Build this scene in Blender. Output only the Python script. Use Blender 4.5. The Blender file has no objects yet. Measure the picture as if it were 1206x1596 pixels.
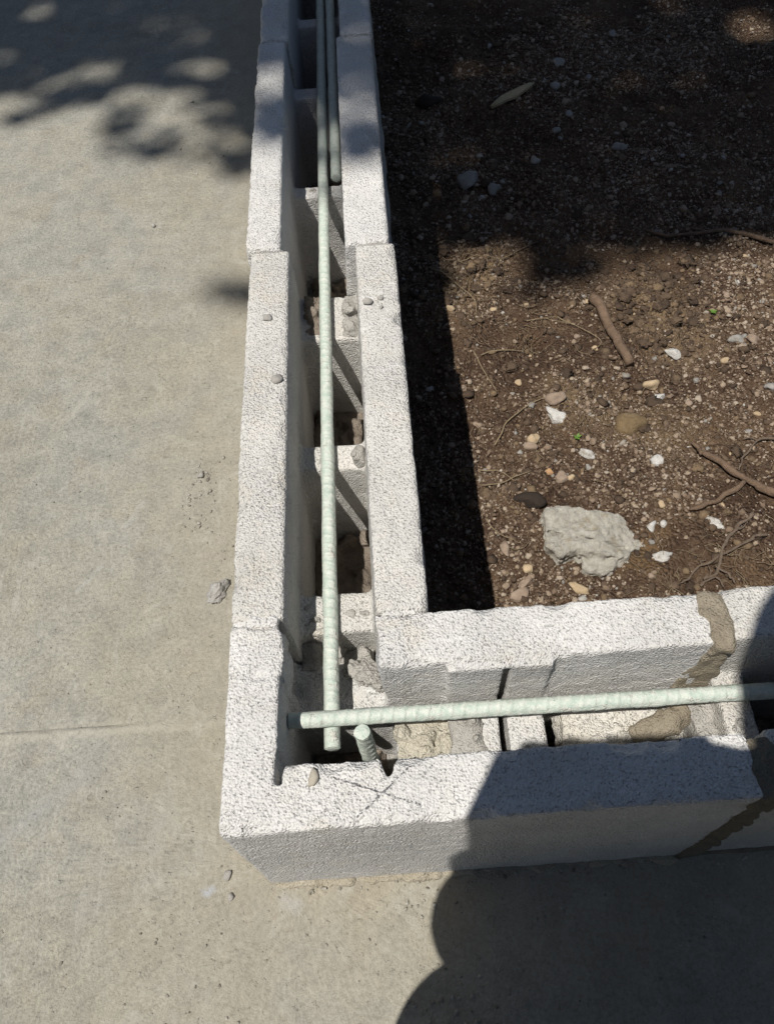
import bpy, bmesh, math, random
import numpy as np
from mathutils import Vector, Matrix, Euler

T = 0.2                      # wall top above the slab (all z below are measured from the wall top)
W = 0.143                    # block width
D = -0.285                   # soil level
SUN = (-0.30, -0.28, 1.0)    # direction towards the sun
rng = np.random.default_rng(7)
random.seed(7)
scene = bpy.context.scene
C = scene.collection

# ------------------------------------------------------------------ camera, sky, sun, exposure
CAM_E = (0.571732, 0.041553, -0.057436)
CAM_P = np.array([0.12006, -0.10585, 0.51953])
cam = bpy.data.cameras.new('camera')
cam.sensor_fit = 'VERTICAL'; cam.sensor_height = 24.0; cam.lens = 1244.95 / 1596 * 24
cam.clip_start = 0.02; cam.clip_end = 500
cam_o = bpy.data.objects.new('camera', cam); C.objects.link(cam_o)
cam_o.location = (CAM_P[0], CAM_P[1], CAM_P[2] + T); cam_o.rotation_euler = CAM_E
scene.camera = cam_o

sd = Vector(SUN).normalized()
world = bpy.data.worlds.new('World'); scene.world = world; world.use_nodes = True
wn = world.node_tree
sky = wn.nodes.new('ShaderNodeTexSky'); sky.sky_type = 'NISHITA'; sky.sun_disc = False
sky.sun_elevation = math.asin(sd.z); sky.sun_rotation = math.atan2(sd.x, sd.y)
wn.links.new(sky.outputs[0], wn.nodes['Background'].inputs[0])
wn.nodes['Background'].inputs[1].default_value = 0.05
sun = bpy.data.lights.new('sun', 'SUN'); sun.energy = 5.0; sun.angle = math.radians(0.55); sun.color = (1.0, 0.955, 0.88)
sun_o = bpy.data.objects.new('sun', sun); C.objects.link(sun_o)
sun_o.rotation_euler = sd.to_track_quat('Z', 'Y').to_euler(); sun_o.location = (-3, -3, 10)
scene.view_settings.view_transform = 'Standard'; scene.view_settings.look = 'None'
scene.view_settings.exposure = 0.0; scene.view_settings.gamma = 1.0

# ------------------------------------------------------------------ numeric helpers
def _h(ix, iy, iz, seed):
    n = (ix.astype(np.int64) * 374761393 + iy.astype(np.int64) * 668265263 + iz.astype(np.int64) * 2147483647 + seed * 974711) & 0xffffffff
    n = ((n ^ (n >> 13)) * 1274126177) & 0xffffffff
    n = ((n ^ (n >> 16)) * 2246822519) & 0xffffffff
    return ((n ^ (n >> 15)) & 0xffff) / 32767.5 - 1.0

def vn(P, seed=0):
    """value noise in [-1, 1] for an (n, 3) array"""
    P = np.asarray(P, float); i = np.floor(P); f = P - i; i = i.astype(np.int64)
    u = f * f * (3 - 2 * f); r = 0
    for a in (0, 1):
        wa = u[:, 0] if a else 1 - u[:, 0]
        for b in (0, 1):
            wb = u[:, 1] if b else 1 - u[:, 1]
            for c in (0, 1):
                wc = u[:, 2] if c else 1 - u[:, 2]
                r = r + wa * wb * wc * _h(i[:, 0] + a, i[:, 1] + b, i[:, 2] + c, seed)
    return r

def fbm(P, s, octv=3, seed=0, gain=.5):
    r = 0; a = 1.0; P = np.asarray(P, float) / s
    for o in range(octv):
        r = r + a * vn(P + 17.3 * o, seed + o); P = P * 2.03; a *= gain
    return r

def surface_net(F, lo, h):
    s = F < 0
    n = np.array(F.shape)
    cnt = np.zeros(n - 1, np.int8)
    for a in (0, 1):
        for b in (0, 1):
            for c in (0, 1):
                cnt += s[a:n[0] - 1 + a, b:n[1] - 1 + b, c:n[2] - 1 + c]
    cell = np.argwhere((cnt > 0) & (cnt < 8))
    idx = -np.ones(n - 1, np.int64); idx[tuple(cell.T)] = np.arange(len(cell))
    acc = np.zeros((len(cell), 3)); num = np.zeros(len(cell))
    for ax in range(3):
        o = [k for k in range(3) if k != ax]
        for a in (0, 1):
            for b in (0, 1):
                p0 = cell.copy(); p0[:, o[0]] += a; p0[:, o[1]] += b
                p1 = p0.copy(); p1[:, ax] += 1
                d0 = F[tuple(p0.T)]; d1 = F[tuple(p1.T)]
                m = (d0 < 0) != (d1 < 0)
                t = np.where(m, d0 / np.where(m, d0 - d1, 1), 0)
                q = p0.astype(float); q[:, ax] += t
                acc[m] += q[m]; num[m] += 1
    V = np.asarray(lo) + h * acc / num[:, None]
    quads = []
    for ax in range(3):
        b, c = (ax + 1) % 3, (ax + 2) % 3
        sl0 = [slice(None)] * 3; sl1 = [slice(None)] * 3
        sl0[ax] = slice(0, -1); sl1[ax] = slice(1, None)
        s0 = s[tuple(sl0)]; s1 = s[tuple(sl1)]
        e = np.argwhere(s0 != s1)
        e = e[(e[:, b] > 0) & (e[:, c] > 0) & (e[:, b] < n[b] - 1) & (e[:, c] < n[c] - 1)]
        ins = s0[tuple(e.T)]
        q = []
        for db, dc in ((-1, -1), (0, -1), (0, 0), (-1, 0)):
            k = e.copy(); k[:, b] += db; k[:, c] += dc; q.append(idx[tuple(k.T)])
        q = np.stack(q, 1); q[~ins] = q[~ins][:, ::-1]; quads.append(q)
    return V, np.concatenate(quads)

def grid(lo, hi, h):
    lo = np.asarray(lo, float); n = np.ceil((np.asarray(hi) - lo) / h).astype(int) + 1
    ax = [lo[k] + h * np.arange(n[k]) for k in range(3)]
    return np.meshgrid(*ax, indexing='ij')

def box(X, Y, Z, lo, hi, r=0.0):
    c = [(a + b) / 2 for a, b in zip(lo, hi)]; e = [(b - a) / 2 - r for a, b in zip(lo, hi)]
    q = [np.abs(v - m) - k for v, m, k in zip((X, Y, Z), c, e)]
    return np.sqrt(sum(np.maximum(k, 0) ** 2 for k in q)) + np.minimum(np.maximum(np.maximum(q[0], q[1]), q[2]), 0) - r

def smin(a, b, k):
    h = np.clip(.5 + .5 * (b - a) / k, 0, 1)
    return b * (1 - h) + a * h - k * h * (1 - h)

def roughen(F, X, Y, Z, layers, band):
    m = np.abs(F) < band
    P = np.stack([X[m], Y[m], Z[m]], 1)
    for amp, sc, sd_ in layers: F[m] += amp * vn(P / sc, sd_)
    return F

# ------------------------------------------------------------------ object helpers
def mk(name, V, faces, mat, parent=None, smooth=True, base=None):
    """link one mesh; V in wall-top coordinates. base: give the object its origin there."""
    V = np.asarray(V, float).copy()
    V[:, 2] += T
    if base is not None:
        b = np.array(base, float) + (0, 0, T); V -= b
    me = bpy.data.meshes.new(name)
    if isinstance(faces, np.ndarray):
        nf, k = faces.shape
        me.vertices.add(len(V)); me.vertices.foreach_set('co', V.ravel())
        me.loops.add(nf * k); me.loops.foreach_set('vertex_index', faces.ravel().astype(np.int32))
        me.polygons.add(nf); me.polygons.foreach_set('loop_start', (np.arange(nf) * k).astype(np.int32))
        me.update(calc_edges=True)
    else:
        me.from_pydata(V.tolist(), [], faces)
    if smooth: me.polygons.foreach_set('use_smooth', np.ones(len(me.polygons), bool))
    for mm in (mat if isinstance(mat, (list, tuple)) else [mat]): me.materials.append(mm)
    o = bpy.data.objects.new(name, me); C.objects.link(o)
    if base is not None: o.location = b
    if parent is not None: o.parent = parent
    return o

def tag(o, label=None, cat=None, group=None, kind=None):
    for k, v in (('label', label), ('category', cat), ('group', group), ('kind', kind)):
        if v: o[k] = v
    return o

def empty(name, loc=(0, 0, 0)):
    o = bpy.data.objects.new(name, None); C.objects.link(o); o.location = loc; o.empty_display_size = .1
    return o

def recentre(V):
    return [float(V[:, 0].mean()), float(V[:, 1].mean()), float(V[:, 2].min())]

def lists(q): return np.asarray(q)

def tube(path, radii, n=10, cap=True, jitter=0.0, seed=0):
    path = np.asarray(path, float); m = len(path)
    radii = np.broadcast_to(np.asarray(radii, float), (m,))
    t = np.gradient(path, axis=0); t /= np.linalg.norm(t, axis=1)[:, None] + 1e-12
    up = np.array([0, 0, 1.]) if abs(t[0, 2]) < .9 else np.array([1., 0, 0])
    V = []
    r = np.random.default_rng(seed)
    for i in range(m):
        a = np.cross(up, t[i]); a /= np.linalg.norm(a) + 1e-12; b = np.cross(t[i], a); up = b
        up = np.cross(t[i], a)
        ang = np.arange(n) * 2 * np.pi / n
        rr = radii[i] * (1 + jitter * r.uniform(-1, 1, n))
        V.append(path[i] + rr[:, None] * (np.cos(ang)[:, None] * a + np.sin(ang)[:, None] * b))
        up = b
    V = np.concatenate(V); F = []
    for i in range(m - 1):
        for j in range(n):
            k = (j + 1) % n
            F.append((i * n + j, i * n + k, (i + 1) * n + k, (i + 1) * n + j))
    if cap:
        F.append(tuple(range(n - 1, -1, -1))); F.append(tuple((m - 1) * n + j for j in range(n)))
    return V, F

def spline(pts, k=8):
    """Catmull-Rom through the points"""
    P = np.asarray(pts, float); P = np.vstack([2 * P[0] - P[1], P, 2 * P[-1] - P[-2]]); out = []
    for i in range(1, len(P) - 2):
        for s in np.arange(k) / k:
            a, b, c, d = P[i - 1], P[i], P[i + 1], P[i + 2]
            out.append(.5 * (2 * b + (c - a) * s + (2 * a - 5 * b + 4 * c - d) * s * s + (3 * b - a - 3 * c + d) * s ** 3))
    out.append(P[-2]); return np.array(out)

# ------------------------------------------------------------------ materials
class NT:
    def __init__(self, name, rough=.9, spec=.2):
        self.m = bpy.data.materials.new(name); self.m.use_nodes = True
        self.t = self.m.node_tree; self.b = self.t.nodes['Principled BSDF']
        self.b.inputs['Roughness'].default_value = rough
        self.b.inputs['Specular IOR Level'].default_value = spec
        self.co = self.n('ShaderNodeNewGeometry').outputs['Position']
    def n(self, typ, **kw):
        x = self.t.nodes.new(typ)
        for k, v in kw.items(): setattr(x, k, v)
        return x
    def l(self, a, b): self.t.links.new(a, b)
    def put(self, node, key, v):
        if hasattr(v, 'is_linked'): self.l(v, node.inputs[key])
        else: node.inputs[key].default_value = v
    def noise(self, scale, detail=4, rough=.6, dist=0, co=None, out=0):
        x = self.n('ShaderNodeTexNoise'); self.l(co or self.co, x.inputs['Vector'])
        for k, v in (('Scale', scale), ('Detail', detail), ('Roughness', rough), ('Distortion', dist)): x.inputs[k].default_value = v
        return x.outputs[out]
    def voro(self, scale, feature='F1', out='Distance', co=None, smooth=None):
        x = self.n('ShaderNodeTexVoronoi', feature=feature); self.l(co or self.co, x.inputs['Vector'])
        x.inputs['Scale'].default_value = scale
        if smooth is not None and feature == 'SMOOTH_F1': x.inputs['Smoothness'].default_value = smooth
        return x.outputs[out]
    def ramp(self, f, stops):
        x = self.n('ShaderNodeValToRGB'); e = x.color_ramp.elements
        while len(e) < len(stops): e.new(.5)
        for k, (p, c) in enumerate(stops):
            e[k].position = p; e[k].color = (*c, 1) if isinstance(c, tuple) else (c, c, c, 1)
        self.l(f, x.inputs[0]); return x.outputs[0]
    def mix(self, f, a, b, mode='MIX'):
        x = self.n('ShaderNodeMix', data_type='RGBA', blend_type=mode)
        for k, v in ((0, f), (6, a), (7, b)):
            if hasattr(v, 'is_linked'): self.l(v, x.inputs[k])
            else: x.inputs[k].default_value = (*v, 1) if isinstance(v, tuple) else v
        return x.outputs[2]
    def math(self, op, a, b=0.0, c=None, clamp=False):
        x = self.n('ShaderNodeMath', operation=op, use_clamp=clamp)
        self.put(x, 0, a); self.put(x, 1, b)
        if c is not None: self.put(x, 2, c)
        return x.outputs[0]
    def mapping(self, scale=(1, 1, 1), rot=(0, 0, 0)):
        x = self.n('ShaderNodeMapping'); self.l(self.co, x.inputs[0])
        x.inputs['Scale'].default_value = scale; x.inputs['Rotation'].default_value = rot
        return x.outputs[0]
    def sep(self):
        x = self.n('ShaderNodeSeparateXYZ'); self.l(self.co, x.inputs[0]); return x.outputs
    def bump(self, h, dist, strength=1.0, prev=None):
        x = self.n('ShaderNodeBump'); x.inputs['Distance'].default_value = dist; x.inputs['Strength'].default_value = strength
        self.l(h, x.inputs['Height'])
        if prev is not None: self.l(prev, x.inputs['Normal'])
        self.l(x.outputs[0], self.b.inputs['Normal']); return x.outputs[0]
    def segment(self, p, q, wobble=None):
        """distance in the XY plane to a segment (metres)"""
        s = self.sep(); px, py = p; dx, dy = q[0] - p[0], q[1] - p[1]; L2 = dx * dx + dy * dy
        ax = self.math('SUBTRACT', s[0], px); ay = self.math('SUBTRACT', s[1], py)
        t = self.math('DIVIDE', self.math('ADD', self.math('MULTIPLY', ax, dx), self.math('MULTIPLY', ay, dy)), L2, clamp=True)
        ex = self.math('SUBTRACT', ax, self.math('MULTIPLY', t, dx)); ey = self.math('SUBTRACT', ay, self.math('MULTIPLY', t, dy))
        return self.math('SQRT', self.math('ADD', self.math('MULTIPLY', ex, ex), self.math('MULTIPLY', ey, ey)))
    def color(self, c):
        if hasattr(c, 'is_linked'): self.l(c, self.b.inputs['Base Color'])
        else: self.b.inputs['Base Color'].default_value = (*c, 1)

def mat_cmu(name, mark=None, tint=(1, 1, 1)):
    k = NT(name, .95, .15)
    rnd = k.n('ShaderNodeObjectInfo').outputs['Random']
    base = k.ramp(k.noise(14, 3, .6), [(.3, (.535 * tint[0], .535 * tint[1], .53 * tint[2])), (.7, (.65 * tint[0], .645 * tint[1], .635 * tint[2]))])
    base = k.mix(1.0, base, k.ramp(rnd, [(0., (.91, .90, .875)), (.5, (1., 1., 1.)), (1., (1.03, 1.04, 1.06))]), 'MULTIPLY')
    grain = k.ramp(k.voro(680, out='Color'), [(.0, (.76, .74, .72)), (.18, (.93, .92, .90)), (.6, (1.0, .985, .965)), (1., (1.10, 1.09, 1.075))])
    c = k.mix(1.0, base, grain, 'MULTIPLY')
    patch = k.noise(9, 2, .6)
    tan = k.ramp(k.noise(34, 4, .75), [(.48, 0.0), (.70, .5)])
    c = k.mix(k.math('MULTIPLY', tan, k.ramp(patch, [(.40, .2), (.62, 1.0)])), c, (.58, .525, .43))
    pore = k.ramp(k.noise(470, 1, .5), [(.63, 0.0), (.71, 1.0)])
    c = k.mix(k.math('MULTIPLY', pore, .34), c, (.26, .25, .24))  # shade inside the pits painted into the colour; the bump sinks there too
    scf = k.ramp(k.noise(1, 3, .7, co=k.mapping((22, 90, 22))), [(.64, 0.0), (.74, .5)])
    c = k.mix(scf, c, (.76, .755, .75))
    stain = k.ramp(k.noise(55, 4, .75), [(.64, 0.0), (.72, .45)])
    c = k.mix(stain, c, (.38, .35, .30))
    if mark:
        wob = k.math('MULTIPLY', k.math('SUBTRACT', k.noise(260, 3, .7), .5), .004)
        d = None
        for p, q in mark:
            e = k.math('ADD', k.segment(p, q), wob); d = e if d is None else k.math('MINIMUM', d, e)
        up = k.math('GREATER_THAN', k.sep()[2], T - .004)
        f = k.math('MULTIPLY', k.math('MULTIPLY', k.math('LESS_THAN', d, .0006), up), k.ramp(k.noise(480, 2, .6), [(.42, .15), (.52, .85)]))
        c = k.mix(f, c, (.055, .055, .065))
    k.color(c)
    g = k.voro(600)
    h1 = k.math('SUBTRACT', k.math('ADD', k.math('MULTIPLY', g, -1.0), k.math('MULTIPLY', k.noise(330, 2, .65), .75)), k.math('MULTIPLY', pore, .9))
    h1 = k.math('MULTIPLY', h1, k.ramp(patch, [(.35, .55), (.6, 1.0)]))
    k.bump(h1, .0016, 1.0)
    return k.m

def mat_mortar(name, a, b, bump=.004, scale=110):
    k = NT(name, .95, .1)
    c = k.ramp(k.noise(60, 5, .7), [(.3, a), (.7, b)])
    c = k.mix(k.ramp(k.noise(700, 2, .6), [(.55, 0.0), (.75, .5)]), c, (.13, .115, .095))
    k.color(c)
    b1 = k.bump(k.noise(scale, 4, .75), bump, .9)
    k.bump(k.math('ADD', k.noise(520, 3, .7), k.math('MULTIPLY', k.voro(600), -.6)), .0016, 1.0, b1); return k.m

def mat_slab():
    k = NT('slab_concrete', .88, .2)
    big = k.ramp(k.noise(3.2, 5, .65), [(.32, (.270, .258, .216)), (.5, (.312, .298, .250)), (.68, (.342, .326, .276))])
    cool = k.ramp(k.noise(7.5, 4, .6, .4), [(.42, 0.0), (.62, .7)])
    c = k.mix(cool, big, (.292, .290, .262))
    warm = k.ramp(k.noise(19, 5, .7), [(.52, 0.0), (.74, .5)])
    c = k.mix(warm, c, (.285, .246, .188))
    blot = k.ramp(k.noise(33, 5, .75), [(.3, (.79, .80, .81)), (.52, (1., 1., 1.)), (.72, (1.15, 1.14, 1.12))])
    c = k.mix(1.0, c, blot, 'MULTIPLY')
    fine = k.ramp(k.noise(270, 4, .8), [(.28, .62), (.5, 1.0), (.72, 1.30)])
    c = k.mix(1.0, c, fine, 'MULTIPLY')
    tro = k.ramp(k.noise(1, 4, .75, 1.2, co=k.mapping((75, 22, 10), (0, 0, .9))), [(.56, 0.0), (.72, .42)])
    c = k.mix(tro, c, (.43, .42, .38))
    drk = k.ramp(k.noise(210, 3, .65), [(.66, 0.0), (.73, .6)])
    c = k.mix(drk, c, (.14, .13, .11))
    # spilled lime and chalk spots; first band paints light caught on the joint edge
    wob = k.math('MULTIPLY', k.math('SUBTRACT', k.noise(90, 4, .7), .5), .02)
    for (p, q, r, col, a) in (((-1.6, .1405), (.0, .1405), .0075, (.40, .38, .32), .6), ((-.052, -.0024), (-.051, -.0015), .006, (.42, .47, .56), .8), ((.012, -.012), (.020, -.017), .009, (.42, .44, .46), .6),
                              ((-.165, .366), (-.150, .392), .006, (.40, .395, .36), .5), ((-.235, .05), (-.17, .10), .012, (.33, .33, .335), .35),
                              ((-.10, .035), (-.09, .09), .010, (.35, .345, .32), .35), ((-.02, .11), (-.012, .03), .006, (.47, .44, .37), .55), ((-.205, .29), (-.185, .315), .0022, (.42, .42, .39), .4)):
        d = k.math('ADD', k.segment(p, q), wob)
        f = k.math('MULTIPLY', k.math('SUBTRACT', 1.0, k.math('DIVIDE', d, r), clamp=True), a)
        c = k.mix(f, c, col)
    st = k.math('MULTIPLY', k.math('SUBTRACT', k.noise(13, 4, .7), .5), .26)
    d = k.math('ADD', k.math('MINIMUM', k.segment((0, -.02), (0, 2.0)), k.segment((0, 0), (2.0, 0))), st)
    f = k.math('MULTIPLY', k.math('SUBTRACT', 1.0, k.math('DIVIDE', d, .20), clamp=True), .42)
    c = k.mix(f, c, (.345, .300, .225))
    pale = k.ramp(k.noise(24, 5, .75, .6), [(.57, 0.0), (.66, .5)])
    c = k.mix(pale, c, (.41, .395, .345))
    k.color(c)
    b1 = k.bump(k.noise(520, 3, .75), .0014, 1.0)
    b2 = k.bump(k.ramp(k.noise(120, 3, .65), [(.62, 0.0), (.75, 1.0)]), .0016, .7, b1)
    k.bump(k.noise(26, 4, .6), .006, .35, b2)
    return k.m

def mat_soil():
    k = NT('soil', .97, .08)
    c = k.ramp(k.noise(9, 5, .7), [(.3, (.058, .036, .026)), (.5, (.100, .064, .043)), (.7, (.185, .122, .074))])
    gr = k.ramp(k.voro(260, out='Color'), [(.55, .0), (.8, .55), (1., .8)])
    gm = k.math('MULTIPLY', gr, k.ramp(k.noise(16, 4, .7), [(.38, .15), (.6, 1.0)]))
    c = k.mix(gm, c, (.28, .208, .148))
    wob = k.math('MULTIPLY', k.math('SUBTRACT', k.noise(28, 4, .7), .5), .09)
    for (p, q, r, col) in (((.50, .74), (.53, .66), .075, (.26, .185, .115)), ((.225, .76), (.30, .83), .05, (.24, .165, .095)), ((.36, .56), (.47, .50), .06, (.23, .165, .10)), ((.40, .33), (.42, .345), .03, (.20, .13, .07))):
        d = k.math('ADD', k.segment(p, q), wob)
        c = k.mix(k.math('MULTIPLY', k.math('SUBTRACT', 1.0, k.math('DIVIDE', d, r), clamp=True), .9), c, col)
    k.color(c)
    h = k.math('ADD', k.noise(180, 4, .8), k.math('MULTIPLY', k.voro(240), -.9))
    k.bump(h, .007, 1.0); return k.m

def mat_island(name, stops, bump=.001, scale=300, rough=.9, var=.18):
    k = NT(name, rough, .2)
    ri = k.n('ShaderNodeNewGeometry').outputs['Random Per Island']
    c = k.ramp(ri, stops)
    c = k.mix(1.0, c, k.ramp(k.noise(scale, 5, .75), [(.3, 1 - var), (.7, 1 + var)]), 'MULTIPLY')
    k.color(c); k.bump(k.noise(scale * 1.2, 5, .75), bump, .9); return k.m

def mat_stone(name, a, b, bump=.002, scale=140, c3=None):
    k = NT(name, .92, .15)
    c = k.ramp(k.noise(scale * .4, 6, .75), [(.32, a), (.68, b)])
    if c3: c = k.mix(k.ramp(k.noise(scale * .22, 4, .7), [(.55, 0.0), (.68, .8)]), c, c3)
    c = k.mix(k.ramp(k.noise(scale * 4, 3, .6), [(.6, 0.0), (.75, .4)]), c, tuple(x * .45 for x in a))
    k.color(c); k.bump(k.noise(scale, 7, .8), bump, 1.0); return k.m

def mat_wood(name, a, b):
    k = NT(name, .85, .2)
    c = k.ramp(k.noise(130, 6, .7, .5), [(.3, a), (.7, b)])
    k.color(c); k.bump(k.noise(420, 5, .8), .003, 1.0); return k.m

def mat_rebar():
    k = NT('green_epoxy', .55, .35)
    c = k.ramp(k.noise(55, 5, .7), [(.3, (.36, .46, .40)), (.7, (.47, .555, .495))])
    dust = k.ramp(k.noise(210, 4, .8), [(.40, .15), (.60, .85)])
    c = k.mix(dust, c, (.63, .645, .59))
    spl = k.ramp(k.noise(75, 4, .75), [(.60, 0.0), (.66, .8)])
    c = k.mix(spl, c, (.58, .56, .51))
    scr = k.ramp(k.noise(900, 2, .6), [(.66, 0.0), (.74, .6)])
    c = k.mix(scr, c, (.20, .22, .19))
    c = k.mix(k.ramp(k.noise(120, 4, .8), [(.62, 0.0), (.70, .6)]), c, (.34, .33, .28))
    k.color(c); b1 = k.bump(k.noise(700, 3, .7), .0009, .9); k.bump(spl, .0008, .8, b1); return k.m

def mat_plain(name, c, rough=.6, spec=.3, bump=0):
    k = NT(name, rough, spec)
    k.color(k.mix(1.0, k.ramp(k.noise(40, 4, .6), [(.3, .9), (.7, 1.1)]), c, 'MULTIPLY'))
    if bump: k.bump(k.noise(300, 4, .6), bump, .8)
    return k.m

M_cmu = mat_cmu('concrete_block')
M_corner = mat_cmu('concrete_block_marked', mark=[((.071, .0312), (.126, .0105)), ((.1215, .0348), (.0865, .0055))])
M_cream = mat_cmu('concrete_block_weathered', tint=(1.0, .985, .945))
M_mortar = mat_mortar('grey_mortar', (.36, .345, .32), (.47, .455, .425))
M_fresh = mat_mortar('brown_mortar', (.235, .20, .15), (.33, .29, .225), .003)
M_cream_mortar = mat_mortar('cream_mortar', (.46, .425, .345), (.58, .55, .47))
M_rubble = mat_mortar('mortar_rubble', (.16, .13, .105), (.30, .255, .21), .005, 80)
M_slab = mat_slab(); M_soil = mat_soil(); M_rebar = mat_rebar()

# ------------------------------------------------------------------ setting: slab, soil
def axis(lo, hi, f0, f1, fine, coarse):
    a = [lo]
    while a[-1] < hi - 1e-6:
        x = a[-1]; st = fine if f0 <= x < f1 else min(coarse, max(fine, .25 * max(f0 - x, x - f1)))
        if x < f0 and x + st > f0: st = f0 - x + 1e-6
        a.append(min(hi, x + st))
    return np.array(a)

def sheet(name, xs, ys, zf, mat, keep=None):
    X, Y = np.meshgrid(xs, ys, indexing='ij'); n, m = X.shape
    V = np.stack([X.ravel(), Y.ravel(), zf(X.ravel(), Y.ravel())], 1)
    i, j = np.meshgrid(np.arange(n - 1), np.arange(m - 1), indexing='ij'); i = i.ravel(); j = j.ravel()
    if keep is not None:
        k = keep(.5 * (xs[i] + xs[i + 1]), .5 * (ys[j] + ys[j + 1])); i = i[k]; j = j[k]
    Q = np.stack([i * m + j, (i + 1) * m + j, (i + 1) * m + j + 1, i * m + j + 1], 1)
    return mk(name, V, Q, mat)

def slab_z(X, Y):
    P = np.stack([X, Y, X * 0], 1)
    z = -.2 + .0008 * vn(P / .11, 3) + .00025 * vn(P / .02, 4)
    near = (np.abs(Y - .14) < .02) & (X < 0)
    g = np.abs(Y - .1405 - .0012 * vn(P / .03, 9)) / (.0036 + .0012 * vn(P / .012, 11))
    z = z + near * .0016 * np.clip(1.3 - g, 0, 1) * (.7 + .9 * vn(P / .005, 8))
    z = z - near * .0022 * np.exp(-((Y - .1462) / .0016) ** 2) * np.clip(.6 + vn(P / .04, 12), 0, 1)
    return z
xs = axis(-1.6, 4.0, -.32, .01, .004, .5); ys = axis(-3.0, 5.0, -.13, .30, .004, .5)
xs = np.unique(np.append(xs, [.0, .004])); ys = np.unique(np.append(ys, [.0, .0025, .12, .16]))
fy = np.arange(.128, .156, .0012); ys = np.unique(np.concatenate([ys[(ys < .128) | (ys > .156)], fy]))
slab = sheet('concrete_slab', xs, ys, slab_z, M_slab, lambda x, y: (x < .02) | (y < .02))
tag(slab, kind='structure')

def soil_z(X, Y):
    P = np.stack([X, Y, X * 0], 1)
    z = D + .010 * fbm(P, .16, 3, 21) + .0055 * fbm(P, .030, 3, 31) + .0036 * np.abs(vn(P / .011, 41))
    # a broken crust ledge near the wall and a crumbly mound under the stick
    z += .014 * np.exp(-(((X - .515) / .06) ** 2 + ((Y - .73) / .07) ** 2)) * (1 + .7 * vn(P / .02, 44))
    z += .016 * np.exp(-(((X - .27) / .05) ** 2 + ((Y - .83) / .05) ** 2)) * (1 + .6 * vn(P / .02, 45))
    z -= .022 * np.exp(-(((X - .335) / .022) ** 2 + ((Y - .668) / .016) ** 2))
    return z
sx = axis(.10, 4.0, .14, .95, .0042, .4); sy = axis(.10, 5.0, .15, 1.6, .0042, .4)
soil = sheet('planting_bed_soil', sx, sy, soil_z, M_soil); tag(soil, kind='structure')
M_earth = mat_stone('bare_earth', (.07, .055, .04), (.13, .10, .075), .01, 30)
earth = sheet('ground', np.linspace(-60, 60, 41), np.linspace(-60, 60, 41), lambda X, Y: 0 * X - .34, M_earth); tag(earth, kind='structure')

def soil_at(x, y): return float(soil_z(np.array([x]), np.array([y]))[0])

# ------------------------------------------------------------------ the block wall
wall = tag(empty('block_wall', (0, 0, 0)), 'L-shaped grey concrete block wall with open cells between slab and soil bed', 'block wall')

def build_block(mat, along, a0, a1, off, t1, t2, webs, h=.003, closed0=False, cuts=(), extra=None, seed=0, H=.198, chips=46, weblow=.06):
    """along: 'x' or 'y'; a0..a1 the run, off the shift across; t1/t2 the face shells; webs = (from, to, top z)"""
    r = np.random.default_rng(seed)
    pad = .012
    if along == 'y': lo, hi = (off - pad, a0 - pad, -H - pad), (off + W + pad, a1 + pad, pad)
    else: lo, hi = (a0 - pad, off - pad, -H - pad), (a1 + pad, off + W + pad, pad)
    X, Y, Z = grid(lo, hi, h)
    U, Vv = (Y, X) if along == 'y' else (X, Y)
    Vv = Vv - off
    outer = box(U, Vv, Z, (a0, 0, -H), (a1, W, 0), .0022)
    taper = .05 * np.clip(-Z, 0, .07)
    c0 = a0 + (.036 if closed0 else -.1)
    cav = np.maximum(np.maximum(t1 + taper - Vv, Vv - (W - t2 - taper)), np.maximum(c0 - U, U - (a1 + .1)))
    F = np.maximum(outer, -cav)
    for (w0, w1, wz) in webs:
        P = np.stack([U.ravel() / .02, Vv.ravel() / .02, 0 * U.ravel()], 1)
        F = smin(F, np.maximum(box(U, Vv, Z, (w0, t1 - .012, -H), (w1, W - t2 + .012, wz), .003), outer), .006)
    for f in cuts: F = np.maximum(F, -f(X, Y, Z))
    if extra is not None: F = extra(F, X, Y, Z)
    # knocked edges
    for _ in range(chips):
        u = r.uniform(a0, a1); v = r.choice([0, t1, W - t2, W]); s = r.uniform(.002, .0058) * (1.5 if r.uniform() < .15 else 1)
        q = np.sqrt((U - u) ** 2 / r.uniform(1, 5) + (Vv - v) ** 2 + (Z - r.uniform(.0005, .003)) ** 2)
        F = np.maximum(F, s - q)
    F = roughen(F, X, Y, Z, ((.0006, .0042, 5 + seed), (.0003, .013, 6 + seed), (.0005, .06, 7 + seed)), 3 * h)
    V, Q = surface_net(F, lo, h)
    return mk('block', V, Q, mat, wall)

def rough_top(F, X, Y, Z, x0, x1, y0, y1, zt, amp, sc, seed, zb=-.198, k=.004):
    """a lump of broken material filling x0..x1, y0..y1 up to about zt"""
    P = np.stack([X.ravel(), Y.ravel(), 0 * X.ravel()], 1)
    top = zt + (amp * fbm(P, sc, 3, seed)).reshape(X.shape)
    return smin(F, np.maximum(np.maximum(np.maximum(x0 - X, X - x1), np.maximum(y0 - Y, Y - y1)), np.maximum(Z - top, zb - Z)), k)

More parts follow.
